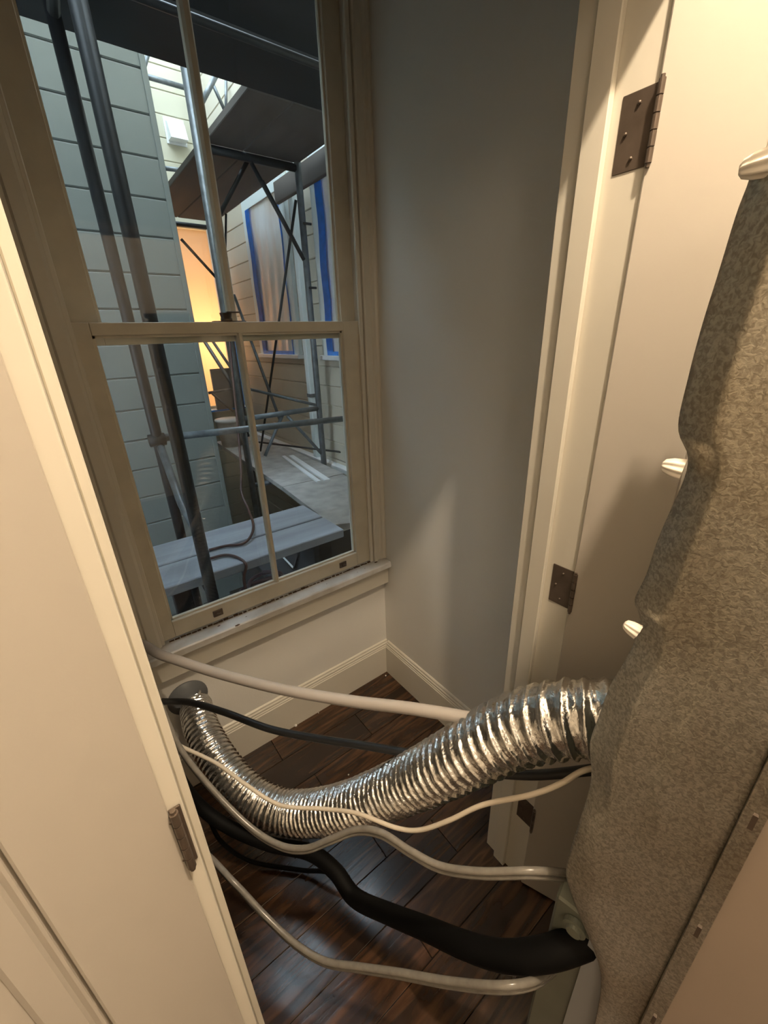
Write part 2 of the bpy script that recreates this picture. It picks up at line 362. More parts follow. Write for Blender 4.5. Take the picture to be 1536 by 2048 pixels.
# ================================================================== OUTSIDE
# ---- neighbour's grey siding wall, parallel to the window
def clap(name, L, e, m, t=.012):
    """one lapped board, length L along x, exposure e, bottom edge proud; faces -y"""
    return mesh(name, prism(bmesh.new(), [(0, .0015), (-.005, .0015), (-t, .006), (-t, e-.008), (-.005, e-.0015), (0, e-.0015)], 'x', 0, L), m)
house = empty('grey_house_wall', (-1.2, 1.6, -.8))
tag(house, 'grey painted clapboard house wall opposite the window, left of the light well', 'house wall')
bm = B(bmesh.new(), -2.6, -.2, 1.612, 3.95, -.8, 4.6); obj('wall_core', bm, SIDEN, house)
me = clap('siding_board', 2.4, .178, SIDEN)
k = -.83+.015
while k < 4.5:
    link('siding_board', me, house, (-2.6, 1.6118, k)); k += .1783
box('corner_board', -.1995, -.172, 1.592, 1.64, -.8, 4.6, SIDEN, house, .002)
# ---- far cream wall
far = empty('cream_house_wall', (.3, 4.0, -.8)); tag(far, 'cream clapboard wall at the far end of the light well, bright near its top', 'house wall')
me = clap('siding_board', 1.7, .18, SIDEC)
k = 2.60
while k < 5.2: link('siding_board', me, far, (-.6, 4.012, k)); k += .18
me = clap('siding_board', 1.7, .18, SIDEC); k = -.82
while k < .66: link('siding_board', me, far, (-.6, 4.012, k)); k += .18
bm = B(bmesh.new(), -.6, 1.2, 4.0125, 4.1, 2.6, 5.2); B(bm, -.6, 1.2, 4.0125, 4.1, -.8, .74); B(bm, -.6, .3, 4.0125, 4.1, .74, 2.6); B(bm, .80, 1.2, 4.0125, 4.1, .74, 2.6)
obj('wall_core', bm, SIDEC, far)
# vent hood on the cream wall
v = empty('vent_hood', (.62, 4.0, 3.28)); tag(v, 'small white vent hood high on the cream wall', 'vent')
obj('hood', prism(bmesh.new(), [(3.998, 3.46), (3.93, 3.43), (3.88, 3.30), (3.998, 3.30)], 'x', .545, .70), WHITEM, v)
box('flange', .53, .715, 3.99, 3.9995, 3.28, 3.48, WHITEM, v)
# lit window covered by film
lw = empty('lit_window', (.58, 4.0, .7)); tag(lw, 'masked window glowing orange from a lamp inside, at far end of light well', 'window')
box('masking_film', .31, .79, 4.03, 4.032, .78, 2.59, FILMLIT, lw)
box('casing', .765, .895, 3.965, 4.010, .74, 2.6, PALE, lw, .003); box('sill', .28, .897, 3.90, 4.0, .735, .765, WHITEM, lw, .004)
box('blue_tape', .845, .885, 3.955, 3.9649, .78, 1.75, BLUETAPE, lw); box('blue_tape', .40, .89, 3.895, 3.8999, .742, .76, BLUETAPE, lw)
bm = B(B(B(B(bmesh.new(), .2, .3, 4.1, 5.3, .7, 2.7), .80, .9, 4.1, 5.3, .7, 2.7), .2, .9, 5.3, 5.35, .7, 2.7), .2, .9, 4.1, 5.35, 2.7, 2.75); B(bm, .2, .9, 4.1, 5.35, .65, .7)
obj('room_lining', bm, CEILP, lw)
gb = empty('grey_box', (.62, 3.8, .8)); tag(gb, 'grey rectangular panel standing on the sill before the orange window', 'panel')
box('body', .505, .752, 3.86, 3.893, .766, 1.215, GREYBOX, gb, .004); box('lid_edge', .50, .757, 3.852, 3.8595, 1.19, 1.22, GREYBOX, gb, .002)
# ---- right hand wing, x = .9
rw = empty('tan_house_wall', (.9, 2.2, -.8)); tag(rw, 'tan clapboard wall with plastic-masked windows on right of light well', 'house wall')
me = mesh('siding_board', prism(bmesh.new(), [(0, .0015), (-.005, .0015), (-.012, .006), (-.012, .150), (-.005, .1555), (0, .1555)], 'y', 0, 3.75), SIDER)
k = -.6
while k < 4.8: link('siding_board', me, rw, (.9118, .18, k)); k += .1573
obj('wall_core', B(bmesh.new(), .912, 1.4, .18, 5.3, -.8, 5.0), SIDER, rw)
box('corner_board', .872, .899, 3.935, 3.96, .77, 5.0, PALE, rw)
box('water_table', .83, .899, .3, 3.9, .43, .47, WHITEM, rw, .004)
def mwin(y0, y1, z0, z1, label):
    r = empty('masked_window', (.9, (y0+y1)/2, z0)); tag(r, label, 'window')
    bm = bmesh.new(); x0, x1 = .862, .899
    B(bm, x0, x1, y0-.10, y0, z0, z1+.1, .002); B(bm, x0, x1, y1, y1+.10, z0, z1+.1, .002); B(bm, x0, x1, y0, y1, z1, z1+.1, .002); obj('casing', bm, PALE, r)
    box('sill', .835, .899, y0-.12, y1+.12, z0-.035, z0-.001, WHITEM, r, .003)
    # crumpled plastic film
    bm = bmesh.new(); nx, nz = 14, 20; g = []
    for i in range(nx+1):
        g.append([bm.verts.new((.874+.004*math.sin(i*1.9+kz*.35)+random.uniform(-.002, .002), y0+(y1-y0)*i/nx, z0+(z1-z0)*kz/nz)) for kz in range(nz+1)])
    for i in range(nx):
        for kz in range(nz): bm.faces.new((g[i][kz], g[i+1][kz], g[i+1][kz+1], g[i][kz+1]))
    obj('plastic_film', bm, FILMM, r, True)
    for (a, b, c, d) in ((y1-.075, y1+.02, z0, z1), (y0-.012, y0+.012, z0, z1)):
        P = []; bm = bmesh.new()
        prev = None
        for q in range(13):
            zz = c+(d-c)*q/12; off = .008*math.sin(q*1.3)
            cur = [bm.verts.new((.858-.001*math.cos(q), a+off, zz)), bm.verts.new((.858, b+off, zz))]
            if prev: bm.faces.new((prev[0], prev[1], cur[1], cur[0]))
            prev = cur
        bmesh.ops.solidify(bm, geom=bm.faces[:], thickness=.001); obj('blue_tape', bm, BLUETAPE, r)
    box('blue_tape', .853, .8615, y0, y1, z0, z0+.03, BLUETAPE, r)
mwin(2.42, 3.10, 1.375, 2.60, 'far masked window with wrinkled film and blue tape on tan wall')
mwin(1.25, 1.80, 1.375, 2.60, 'near masked window with blue tape on tan wall, beside the scaffold post')
dp = empty('downspout', (.87, 2.19, -.6)); tag(dp, 'grey rectangular downspout on the tan wall between the masked windows', 'downspout')
box('pipe', .845, .895, 2.15, 2.21, -.7, 3.2, PALE, dp, .004); box('strap', .842, .898, 2.145, 2.215, 1.02, 1.05, STEEL, dp)

# ---- ground of the light well
tag(box('light_well_ground', -2.6, 1.4, .16, 4.1, -.9, -.8, GROUND), kind='structure')

bm = B(bmesh.new(), -2.6, 1.4, 0, .16, 2.92, 6.5); B(bm, -2.6, 1.4, 0.02, .16, -.9, -.051); B(bm, .121, 1.4, .0, .16, -.05, 2.9)
tag(obj('wall_outer', bm, SIDER), kind='structure')  # unseen upper facade and foundation, added to shut out stray sky light
tag(box('wall_well_sky_block', -2.7, -2.61, .161, 4.1, -.8, 6.0, SIDEN), kind='structure')  # unseen side wall, added to cut sky light entering from the left
# ---- scaffold
def post(nm, p, z0, z1, r, m, par): return obj(nm, T(bmesh.new(), [Vector((p[0], p[1], z0)), Vector((p[0], p[1], z1))], r, 14), m, par, True)
f1 = empty('scaffold_tower', (-.63, .6, -.8)); tag(f1, 'dark steel scaffold frame just outside the left half of the window', 'scaffold')
post('post', (-.640, .355), -.8, 3.3, .0235, STEELD, f1); post('post', (-.618, .93), -.8, 3.3, .0235, STEELD, f1)
for z in (.53, 2.53): obj('crossbar', T(bmesh.new(), [Vector((-.64,.38,z)), Vector((-.619,.905,z))], .019, 10), STEELD, f1, True)
obj('coupler', T(bmesh.new(), [(-0.6293, 0.9300, 1.0614), (-0.5771, 0.9300, 1.0598)], .027, 12) if False else T(bmesh.new(), [Vector((-.655,.93,1.082)), Vector((-.585,.93,1.082))], .029, 12), STEELD, f1, True)
obj('gusset', T(bmesh.new(), [Vector((-.617,.90,1.05)), Vector((-.635,.60,.86)), Vector((-.638,.382,.80))], .017, 10), STEEL, f1, True)
f2 = empty('scaffold_tower', (.42, 1.85, -.8)); tag(f2, 'grey steel scaffold frame at far end of the plywood, centre of the window', 'scaffold')
post('post', (.10, 1.85), -.8, 3.3, .0235, STEEL, f2); post('post', (.755, 1.85), -.8, 3.3, .0235, STEEL, f2)
obj('crossbar', T(bmesh.new(), [Vector((.12,1.85,2.57)), Vector((.735,1.85,2.57))], .024, 10), STEELD, f2, True)
obj('crossbar', T(bmesh.new(), [Vector((0.1145, 1.8500, 0.9659)), Vector((0.7641, 1.8500, 0.9698))], .020, 10), STEEL, f2, True)
obj('crossbar', T(bmesh.new(), [Vector((.12,1.85,.44)), Vector((.735,1.85,.44))], .020, 10), STEEL, f2, True)
obj('diagonal', T(bmesh.new(), [Vector((0.4263, 1.8500, 0.9555)), Vector((0.2375, 1.8500, 0.6593))], .013, 8), STEEL, f2, True)
obj('diagonal', T(bmesh.new(), [Vector((0.4673, 1.8500, 0.9424)), Vector((0.7706, 1.8500, 0.5451))], .013, 8), STEEL, f2, True)
for zz in (2.25, 1.85): obj('lock_pin', T(bmesh.new(), [Vector((.74,1.81,zz)), Vector((.80,1.81,zz))], .008, 8), STEELD, f2, True)
f3 = empty('scaffold_tower', (.42, 3.6, -.8)); tag(f3, 'farthest scaffold frame before the cream wall, mostly hidden by decks', 'scaffold')
post('post', (.10, 3.70), -.8, 4.4, .0215, STEEL, f3); post('post', (.755, 3.70), -.8, 4.4, .0215, STEEL, f3)
obj('crossbar', T(bmesh.new(), [Vector((.12,3.70,2.56)), Vector((.735,3.70,2.56))], .02, 10), STEELD, f3, True)
obj('crossbar', T(bmesh.new(), [Vector((.12,3.70,3.62)), Vector((.735,3.70,3.62))], .02, 10), STEEL, f3, True)
obj('diagonal', T(bmesh.new(), [Vector((.12,3.70,3.2)), Vector((.70,3.70,4.3))], .016, 8), STEEL, f3, True)
def rod(name, a, b, r, m, label, cat='scaffold brace', par=None):
    o = obj(name, T(bmesh.new(), [Vector(a), Vector(b)], r, 10), m, par, True)
    if par is None: tag(o, label, cat)
    return o
rod('guard_rail', (-.60, .955, 1.083), (0.5574, 0.9550, 1.0322), .0175, STEEL, 'grey guard rail tube crossing the lower right pane at mid height', 'scaffold rail')
rod('cross_brace', (0.3973, 1.7900, 2.5277), (0.7071, 1.7900, 2.0212), .013, STEELD, 'dark brace slanting right under upper deck, upper of two alongside', par=f2)
rod('cross_brace', (0.4337, 1.7400, 2.4271), (0.6674, 1.7400, 2.0359), .013, STEELD, 'dark brace slanting right to the post, lower of two alongside', par=f2)
rod('cross_brace', (0.4656, 2.0000, 2.6024), (0.2266, 2.0000, 2.2812), .014, STEELD, 'dark brace slanting left under the upper deck', par=f2)
rod('cross_brace', (0.6396, 1.7000, 2.3462), (0.4461, 2.5000, 0.5396), .0095, STEELD, 'long thin dark rod leaning left across the blue-taped window', par=f2)
rod('cross_brace', (0.4544, 2.6000, 1.8593), (0.5076, 2.1000, 0.8734), .012, STEEL, 'thin grey brace falling right behind the muntin of lower sash', par=f2)
rod('cross_brace', (0.3530, 2.3000, 1.1278), (0.7931, 1.9000, 0.9777), .012, STEEL, 'thin grey brace running right to the coupling above the crossbar', par=f2)
rod('cross_brace', (0.1934, 2.9000, 2.2851), (0.4265, 2.9000, 2.0197), .012, STEELD, 'thin dark brace before the orange window', par=f3)
rod('cross_brace', (0.1328, 2.8000, 1.6590), (0.2298, 2.3000, 1.1510), .015, STEEL, 'pale grey brace before orange window, nearer of the close pair', par=f3)
rod('cross_brace', (0.2563, 3.0000, 1.6541), (0.3227, 2.5000, 1.2413), .013, STEEL, 'pale grey brace before orange window, farther of the close pair', par=f3)
rod('cross_brace', (0.2440, 3.0000, 1.0417), (0.3476, 2.8000, 0.8905), .011, STEELD, 'short dark brace below the grey panel', par=f3)
rod('handrail', (0.2896, 3.3000, 1.0231), (0.5441, 3.3000, 1.0392), .014, STEEL, 'short grey handrail in front of the grey panel', 'scaffold rail', par=f3)
rod('cross_brace', (0.4666, 2.6000, 0.6053), (0.9606, 1.7000, 0.5746), .009, STEELD, 'thin dark bar just above the white ledge at floor of far deck', par=f3)
rod('scaffold_pole', (0.5991, 2.9000, 2.5022), (0.4366, 2.9000, 1.6613), .009, STEELD, 'thin dark upright rod between muntin and blue-taped window', 'pole', par=f3)
rod('cross_brace', (0.5548, 3.0000, 3.2328), (0.7216, 3.0000, 3.4586), .02, STEEL, 'thick pale tube above the upper deck leaning right', 'scaffold brace', par=f3)
rod('cross_brace', (0.7181, 3.1000, 3.4482), (0.7883, 3.1000, 3.2970), .014, STEEL, 'thin pale tube above the upper deck leaning left', 'scaffold brace', par=f3)
rod('cross_brace', (0.8803, 3.2000, 3.5382), (0.8383, 3.2000, 3.3005), .012, STEEL, 'thin upright tube above upper deck beside sloping board edge', 'scaffold brace', par=f3)
rod('handrail', (0.2636, 3.3000, 2.8665), (0.4493, 3.3000, 2.8753), .017, STEEL, 'short pale rail at the cream wall below the vent hood', 'scaffold rail', par=f3)
# decks
def plank(name, x0, x1, y0, y1, zb, t, m, label, cat='plank', group=None, rot=0):
    o = box(name, x0, x1, y0, y1, zb, zb+t, m, None, .004); return tag(o, label, cat, group)
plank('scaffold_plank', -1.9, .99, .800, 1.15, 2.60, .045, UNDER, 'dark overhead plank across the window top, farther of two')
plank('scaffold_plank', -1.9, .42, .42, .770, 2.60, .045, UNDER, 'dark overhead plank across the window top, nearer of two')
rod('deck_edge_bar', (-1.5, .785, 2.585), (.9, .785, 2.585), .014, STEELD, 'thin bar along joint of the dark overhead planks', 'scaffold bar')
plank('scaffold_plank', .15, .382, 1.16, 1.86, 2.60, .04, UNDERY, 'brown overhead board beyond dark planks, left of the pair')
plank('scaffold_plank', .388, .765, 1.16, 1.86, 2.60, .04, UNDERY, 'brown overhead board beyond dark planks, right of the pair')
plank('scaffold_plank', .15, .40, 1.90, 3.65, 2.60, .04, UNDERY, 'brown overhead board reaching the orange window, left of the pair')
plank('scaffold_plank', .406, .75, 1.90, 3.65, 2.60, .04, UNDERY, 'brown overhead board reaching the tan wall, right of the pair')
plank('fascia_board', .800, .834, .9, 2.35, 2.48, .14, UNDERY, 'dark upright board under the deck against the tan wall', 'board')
plank('scaffold_plank', -1.6, .045, .616, .84, .555, .045, PLANK, 'weathered grey plank outside the sill, farther of two')
plank('scaffold_plank', -1.6, .045, .395, .600, .555, .045, PLANK, 'weathered grey plank outside the sill, nearer of two')
def sheet(name, P, zt, t, m, label, cat='board'):
    bm = prism(bmesh.new(), P, 'z', zt-t, zt); return tag(obj(name, bm, m), label, cat)
sheet('plywood_sheet', [(.135,.67),(.205,1.50),(.700,1.46),(.64,.43)], .50, .035, PLY, 'dusty plywood sheet with offcuts, nearer the window')
sheet('plywood_sheet', [(.206,1.51),(.30,3.40),(.78,3.38),(.720,1.47)], .50, .035, PLY, 'dusty plywood sheet between the posts of far scaffold frame')
# under-deck bearers
for x, y, l in ((-.01, .52, 'short timber post under right end of window planks'), (-.70, .70, 'dark timber post under left of window planks')):
    plank('support_post', x-.05, x+.05 if x>0 else x+.03, y-.03, y+.03, -.8, 1.349 if x > 9 else 1.353, STEELD, l, 'post')
# offcuts and debris
def strip(a, b, wdt, z, label):
    a = Vector((a[0], a[1], z)); b = Vector((b[0], b[1], z)); d = (b-a).normalized(); n = Vector((-d.y, d.x, 0))*wdt/2
    bm = bmesh.new(); P = [a-n, b-n, b+n, a+n]
    lo = [bm.verts.new(p) for p in P]; hi = [bm.verts.new(p+Vector((0, 0, .012))) for p in P]
    bm.faces.new(lo[::-1]); bm.faces.new(hi)
    for i in range(4): bm.faces.new((lo[i], lo[(i+1)%4], hi[(i+1)%4], hi[i]))
    return tag(obj('trim_offcut', bm, WHITEM), label, 'offcut')
strip((0.6350, 2.2505, 0.5000), (0.5239, 1.3928, 0.5000), .045, .5005, 'white trim strip lying on plywood, right of two')
strip((0.5751, 2.2836, 0.5000), (0.4575, 1.4058, 0.5000), .03, .5005, 'white trim strip lying on plywood, left of two')
tag(box('paint_scrap', .47, .53, .93, .98, .5005, .505, CRUMB, None, .002), 'small white scrap on the plywood near the window edge', 'scrap')
bk = empty('bucket', (.62, 3.2, .5)); tag(bk, 'dirty grey bucket with blue rim tape on the far deck', 'bucket')
c = Vector((0.3781, 3.1000, 0.7119)); bz = .5005
obj('body', T(bmesh.new(), [Vector((c.x, c.y, bz)), Vector((c.x, c.y, bz+.27))], [.10, .125], 20), BUCKET, bk, True)
obj('rim', T(bmesh.new(), [Vector((c.x, c.y, bz+.25)), Vector((c.x, c.y, bz+.275))], [.131, .131], 20), WHITEM, bk, True)
tag(tube('brown_cord', [(0.0243, 1.6000, 1.5445), (-0.0307, 1.5000, 1.2750), (-0.0997, 1.3500, 0.9893), (-0.1698, 1.2000, 0.7774), (-0.2205, 1.1000, 0.6714), (-0.2438, 0.9500, 0.6120), (-0.3252, 0.6579, 0.6300), (-0.4092, 0.5576, 0.6120), (-0.4948, 0.5888, 0.6100), (-0.5661, 0.5974, 0.6100)], .0065, CORDB), 'brown extension cord hanging down onto the weathered planks', 'cord')
tag(tube('dark_cord', [(-0.5871, 0.5099, 0.6100), (-0.5241, 0.4984, 0.6100), (-0.4872, 0.4413, 0.6080), (-0.4722, 0.3850, 0.5887), (-0.4966, 0.3700, 0.5285), (-0.5100, 0.3000, 0.4406)], .0065, CORDB), 'dark cord looping over front edge of the near plank', 'cord')
cp = []
for k in range(64):
    a = k*.42; rr = .085+.022*math.sin(k*.7); cp.append(Vector((rr*math.cos(a)*1.15-.37, .50+rr*math.sin(a)*.8, .345+.0012*k)))
tag(tube('coiled_hose', cp, .009, PURPLE, n=3, segs=8), 'mauve hose coiled in a heap below the planks, seen at sash bottom', 'hose')
tag(obj('storage_bin', prism(bmesh.new(), [(-.47,-.8),(-.26,-.8),(-.235,.333),(-.505,.333)], 'y', .38, .64), GREYBOX), 'dark bin under the planks carrying the coiled mauve hose', 'bin')
for i, (a, b, lb) in enumerate((((628,1092),(648,1112),'bright white stick below the planks, rightmost'), ((567,1115),(585,1133),'pale stick below the planks, touching a dark one'), ((597,1105),(588,1135),'dark stick below the planks crossing the pale one'))):
    pa = (-1.2029, -4.4886, 0.0000) if False else None
S1 = [((0.3548, 1.3938, 0.0000), (0.3392, 1.1949, 0.0000)), ((0.0888, 1.3786, 0.0000), (0.0777, 1.1967, 0.0000)), ((0.2115, 1.3762, 0.0000), (0.0696, 1.1592, 0.0200))]
for (a, b), m, lb in zip(S1, (WHITEM, WHITEM, STEELD), ('bright white stick below the planks, rightmost', 'pale stick below the planks touching a dark one', 'dark stick below the planks crossing the pale one')):
    rod('loose_stick', a, b, .007, m, lb, 'stick')
plank('ground_board', -.1, .8, .5, 1.5, -.06, .045, UNDER, 'broad dark board low under the scaffold with loose sticks', 'board')

# ================================================================== INSIDE: duct, hoses, appliance
def duct(name, P, R, pitch, m, parent, n=40, segs=36):
    P = catmull(P, n); L = [0]
    for i in range(1, len(P)): L.append(L[-1]+(P[i]-P[i-1]).length)
    tot = L[-1]; step = pitch/9; pa, pb = pitch*.92, pitch*1.75; N = int(tot/step); Q = []; RR = []; j = 0; PH = [0]
    for i in range(N+1):
        s = tot*i/N
        while j < len(L)-2 and L[j+1] < s: j += 1
        t = (s-L[j])/max(1e-9, L[j+1]-L[j]); Q.append(P[j].lerp(P[j+1], t)); f = s/tot
        RR.append(R[0]+(R[1]-R[0])*f); PH.append(PH[-1]+(tot/N)/(pa+(pb-pa)*f**2.2))
    rnd = [[random.uniform(-1, 1) for _ in range(segs)] for _ in range(len(Q))]
    def rf(i, k):
        ph = (PH[i]+k/segs)*2*math.pi           # the wire spirals along the duct
        c = math.cos(ph); rib = .5+.5*c
        return 1-.095*(1-rib**2.6)+rnd[i//2][k]*.026*(1-rib)+.012*math.sin(k*1.7+i*.11)
    bm = T(bmesh.new(), Q, RR, segs, False, rf); return obj(name, bm, m, parent, True)
dr = empty('flexible_duct', (-.85, 0, .38)); tag(dr, 'ribbed silver foil flexible duct sagging from wall hole to the tall galvanised cabinet', 'duct')
DP = [(-.852, .02, .385), (-0.8361, 0.0197, 0.3386), (-0.8461, -0.1066, 0.3420), (-0.8380, -0.2221, 0.3143), (-0.8106, -0.3308, 0.2756), (-0.7628, -0.4212, 0.2491), (-0.6990, -0.5044, 0.2591), (-0.6165, -0.6242, 0.3544), (-0.5389, -0.7436, 0.4949), (-0.4897, -0.8423, 0.6346), (-0.4500, -0.9117, 0.7392), (-0.4108, -0.9688, 0.8148), (-0.3809, -1.0247, 0.8670), (-0.3493, -1.0755, 0.8924), (-0.3166, -1.1161, 0.9005)]
duct('foil_sleeve', DP, (.052, .068), .0165, FOIL, dr)
bm = bmesh.new(); T(bm, [Vector((-.852, -.0005, .385)), Vector((-.852, -.006, .385))], .064, 32); obj('wall_collar', bm, GREYBOX, dr, True)

# drain hose and others
def hose(name, P, r, m, label, cat='hose', segs=12, flat=1.0):
    return tag(tube(name, P, r, m, None, segs, 10, True, True, flat), label, cat)
hose('drain_hose', [(-1.25,-.30,.78), (-0.9831, -0.0116, 0.6876), (-0.8894, -0.1595, 0.6942), (-0.7977, -0.3100, 0.6930), (-0.6893, -0.4813, 0.7019), (-0.5849, -0.6416, 0.7258), (-0.4996, -0.7718, 0.7540), (-0.4268, -0.8953, 0.7774), (-0.3647, -0.9658, 0.7574), (-0.3216, -1.0353, 0.7640), (-0.3136, -1.0989, 0.8089)], .0135, GHOSE, 'thick beige-grey drain hose crossing the doorway above all other hoses')
bh = empty('rubber_hose', (-0.9297, -0.0405, 0.4516)); tag(bh, 'short black rubber hose with open end in front of the duct', 'hose')
tube('hose_body', [(-0.9273, -0.0610, 0.4674), (-0.8604, -0.1420, 0.4859), (-0.7894, -0.2576, 0.4957), (-0.7089, -0.3975, 0.4989), (-0.6224, -0.5311, 0.5224), (-0.5451, -0.6532, 0.5547), (-0.4752, -0.7708, 0.5850), (-0.4193, -0.8813, 0.6090), (-0.3654, -0.9791, 0.6542), (-0.3268, -1.0721, 0.7382), (-0.3219, -1.1143, 0.7936)], .0098, BHOSE, bh, 12)
tube('metal_ferrule', [(-0.9348, -0.0506, 0.4637), (-0.9261, -0.0620, 0.4673)], .0105, WIRE, bh, 12)
hose('white_cord', [(-1.15,-.50,.58), (-0.9681, -0.2046, 0.5486), (-0.9344, -0.2772, 0.5101), (-0.8609, -0.3960, 0.4918), (-0.8180, -0.4899, 0.4773), (-0.7654, -0.5724, 0.4469), (-0.6878, -0.6611, 0.4659), (-0.6416, -0.7340, 0.4960), (-0.5968, -0.8156, 0.5076), (-0.5673, -0.8644, 0.5339), (-0.5308, -0.9139, 0.5947), (-0.4930, -0.9605, 0.6626), (-0.4546, -1.0301, 0.7394), (-0.4287, -1.0656, 0.7860), (-0.4001, -1.0851, 0.8152), (-0.3689, -1.1127, 0.8328)], [.0048]*151, WCORD, 'thin cream electrical cord resting over the foil duct', 'cord', 10)
CU = [(-1.02,-.55,.82), (-0.9529, -0.2988, 0.8026), (-0.9361, -0.3581, 0.7141), (-0.9244, -0.4281, 0.6237), (-0.8906, -0.5082, 0.5454), (-0.8462, -0.6007, 0.4845), (-0.8060, -0.6674, 0.4664), (-0.7678, -0.7157, 0.4803), (-0.7246, -0.7547, 0.5190), (-0.6816, -0.7935, 0.5578), (-0.6524, -0.8423, 0.5837), (-0.6274, -0.9020, 0.5832), (-0.6023, -0.9581, 0.5895), (-0.5667, -1.0202, 0.6250), (-0.5149, -1.0816, 0.6592), (-0.4589, -1.1115, 0.6304), (-0.3840, -1.1297, 0.5479)]
uh = empty('clear_hose', CU[1]); tag(uh, 'grey translucent double line rising in a hump below the duct', 'hose')
offv = Vector((0, 0, .0075))
for k, s in enumerate((-.5, .5)): tube('vinyl_line', [Vector(p)+offv*s*2*(.35+.65*i/16) for i, p in enumerate(CU)], .0062, CLEAR, uh, 10, 10)
CL = [(-.99,-.70,.55), (-0.9501, -0.4887, 0.3439), (-0.9041, -0.5758, 0.2953), (-0.8682, -0.6550, 0.2477), (-0.8324, -0.7344, 0.2250), (-0.7933, -0.8035, 0.2265), (-0.7440, -0.8726, 0.2680), (-0.6947, -0.9474, 0.3246), (-0.6430, -1.0321, 0.3914), (-0.6002, -1.1050, 0.4682), (-0.5487, -1.1347, 0.4592), (-0.4859, -1.1409, 0.4081), (-0.4315, -1.1451, 0.4001)]
lh = empty('clear_hose', CL[1]); tag(lh, 'grey translucent double line lowest in the doorway, near photo bottom', 'hose')
for k, s in enumerate((-.5, .5)): tube('vinyl_line', [Vector(p)+Vector((0,0,.009))*s*2*(.3+.7*i/12) for i, p in enumerate(CL)], .0068, CLEAR, lh, 10, 10)
BK = [(-1.10,-.62,.70), (-0.9513, -0.2557, 0.5270), (-0.9473, -0.2777, 0.3880), (-0.9192, -0.3094, 0.2652), (-0.8664, -0.3804, 0.2053), (-0.7895, -0.4782, 0.1804), (-0.7134, -0.5788, 0.2004), (-0.6814, -0.6577, 0.1988), (-0.6677, -0.7309, 0.1823), (-0.6264, -0.8244, 0.2178), (-0.5979, -0.9164, 0.2895), (-0.5809, -1.0128, 0.3878), (-0.5542, -1.0821, 0.4485), (-0.5109, -1.1377, 0.5071), (-0.4478, -1.1836, 0.5610), (-0.4037, -1.2100, 0.5735)]
hose('black_drain_hose', BK, [.015+.011*min(1, i/150) for i in range(151)], BKHOSE, 'thick black hose snaking across the dark floor to the cabinet', 'hose', 14)
hose('thin_black_wire', [(-1.1,-.6,.5), (-0.9320, -0.3074, 0.3021), (-0.8974, -0.3435, 0.1286), (-0.8401, -0.3958, 0.0336), (-0.7275, -0.5031, 0.0155), (-0.6621, -0.5900, 0.0463), (-0.6412, -0.6704, -0.0251), (-0.6361, -0.7439, -0.1059)], .006, BKHOSE, 'thin black wire curling on floor under the thick black hose', 'wire', 8)

# ---- the tall galvanised cabinet (laundry appliance seen from its back corner)
AU = Vector((.218, -.976, 0)); AN = Vector((-.976, -.218, 0)); A0 = Vector((-.50, -1.12, 0))
ap = empty('tall_appliance', (-.40, -1.4, 0)); tag(ap, 'tall laundry appliance with wavy spangled galvanised sheet on its side, at right', 'appliance')
def loc(s, n, z): return A0+AU*s+AN*n+Vector((0, 0, z))
def slab(bm, s0, s1, n0, n1, z0, z1):
    v = [bm.verts.new(loc(s, n, z)) for z in (z0, z1) for (s, n) in ((s0, n0), (s1, n0), (s1, n1), (s0, n1))]
    for q in ((0,1,2,3),(4,5,6,7),(0,1,5,4),(1,2,6,5),(2,3,7,6),(3,0,4,7)): bm.faces.new([v[i] for i in q])
    return bm
bm = slab(bmesh.new(), .002, .70, -.225, -.012, .0, .62); slab(bm, .045, .70, -.225, -.012, .621, 1.40); slab(bm, .045, .70, -.225, -.012, 1.401, 1.625); bmesh.ops.bevel(bm, geom=bm.edges[:], offset=.004, segments=1, affect='EDGES'); obj('cabinet_body', bm, GREEN, ap)
q0 = (0.0613, 0.3054); q1 = (0.0740, 0.6167)
obj('lower_side_panel', slab(bmesh.new(), q0[0], .17, -.0115, -.006, .02, q1[1]+.02), mat('pale_grey_sheet', (.30,.31,.32), .5), ap)
obj('enamel_side', slab(bmesh.new(), .172, .70, -.0115, -.004, .02, 1.62), ENAMEL, ap)
# sheet outline on the cabinet plane (s along the side, z up)
edge = [(0.0164, 1.6026), (0.0136, 1.5803), (0.0114, 1.5394), (0.0093, 1.5013), (0.0088, 1.4572), (0.0105, 1.4134), (0.0231, 1.3895), (0.0253, 1.3681), (0.0223, 1.3421), (0.0165, 1.2969), (0.0139, 1.2512), (0.0092, 1.2171), (0.0181, 1.1977), (0.0189, 1.1632), (0.0121, 1.1219), (0.0054, 1.0858), (0.0014, 1.0316), (-0.0015, 0.9782), (0.0092, 0.9329), (0.0114, 0.8930), (0.0085, 0.8101), (0.0082, 0.7342), (0.0219, 0.6910), (0.0487, 0.6366), (0.0750, 0.5875), (0.0931, 0.5218), (0.1035, 0.3833)]
edge = edge[::-1]+[(0.0174, 1.6401)]
edge = [(p.x, p.y) for p in catmull([(a, b, 0) for a, b in edge], 5)]
bm = bmesh.new(); cols = 26; grid = []
zs = []; z = .05
def sleft(z):
    if z <= edge[0][1]: return edge[0][0]
    for a, b in zip(edge, edge[1:]):
        if a[1] <= z <= b[1]: return a[0]+(b[0]-a[0])*(z-a[1])/max(1e-6, b[1]-a[1])
    return edge[-1][0]
sR = .150; nz = 260
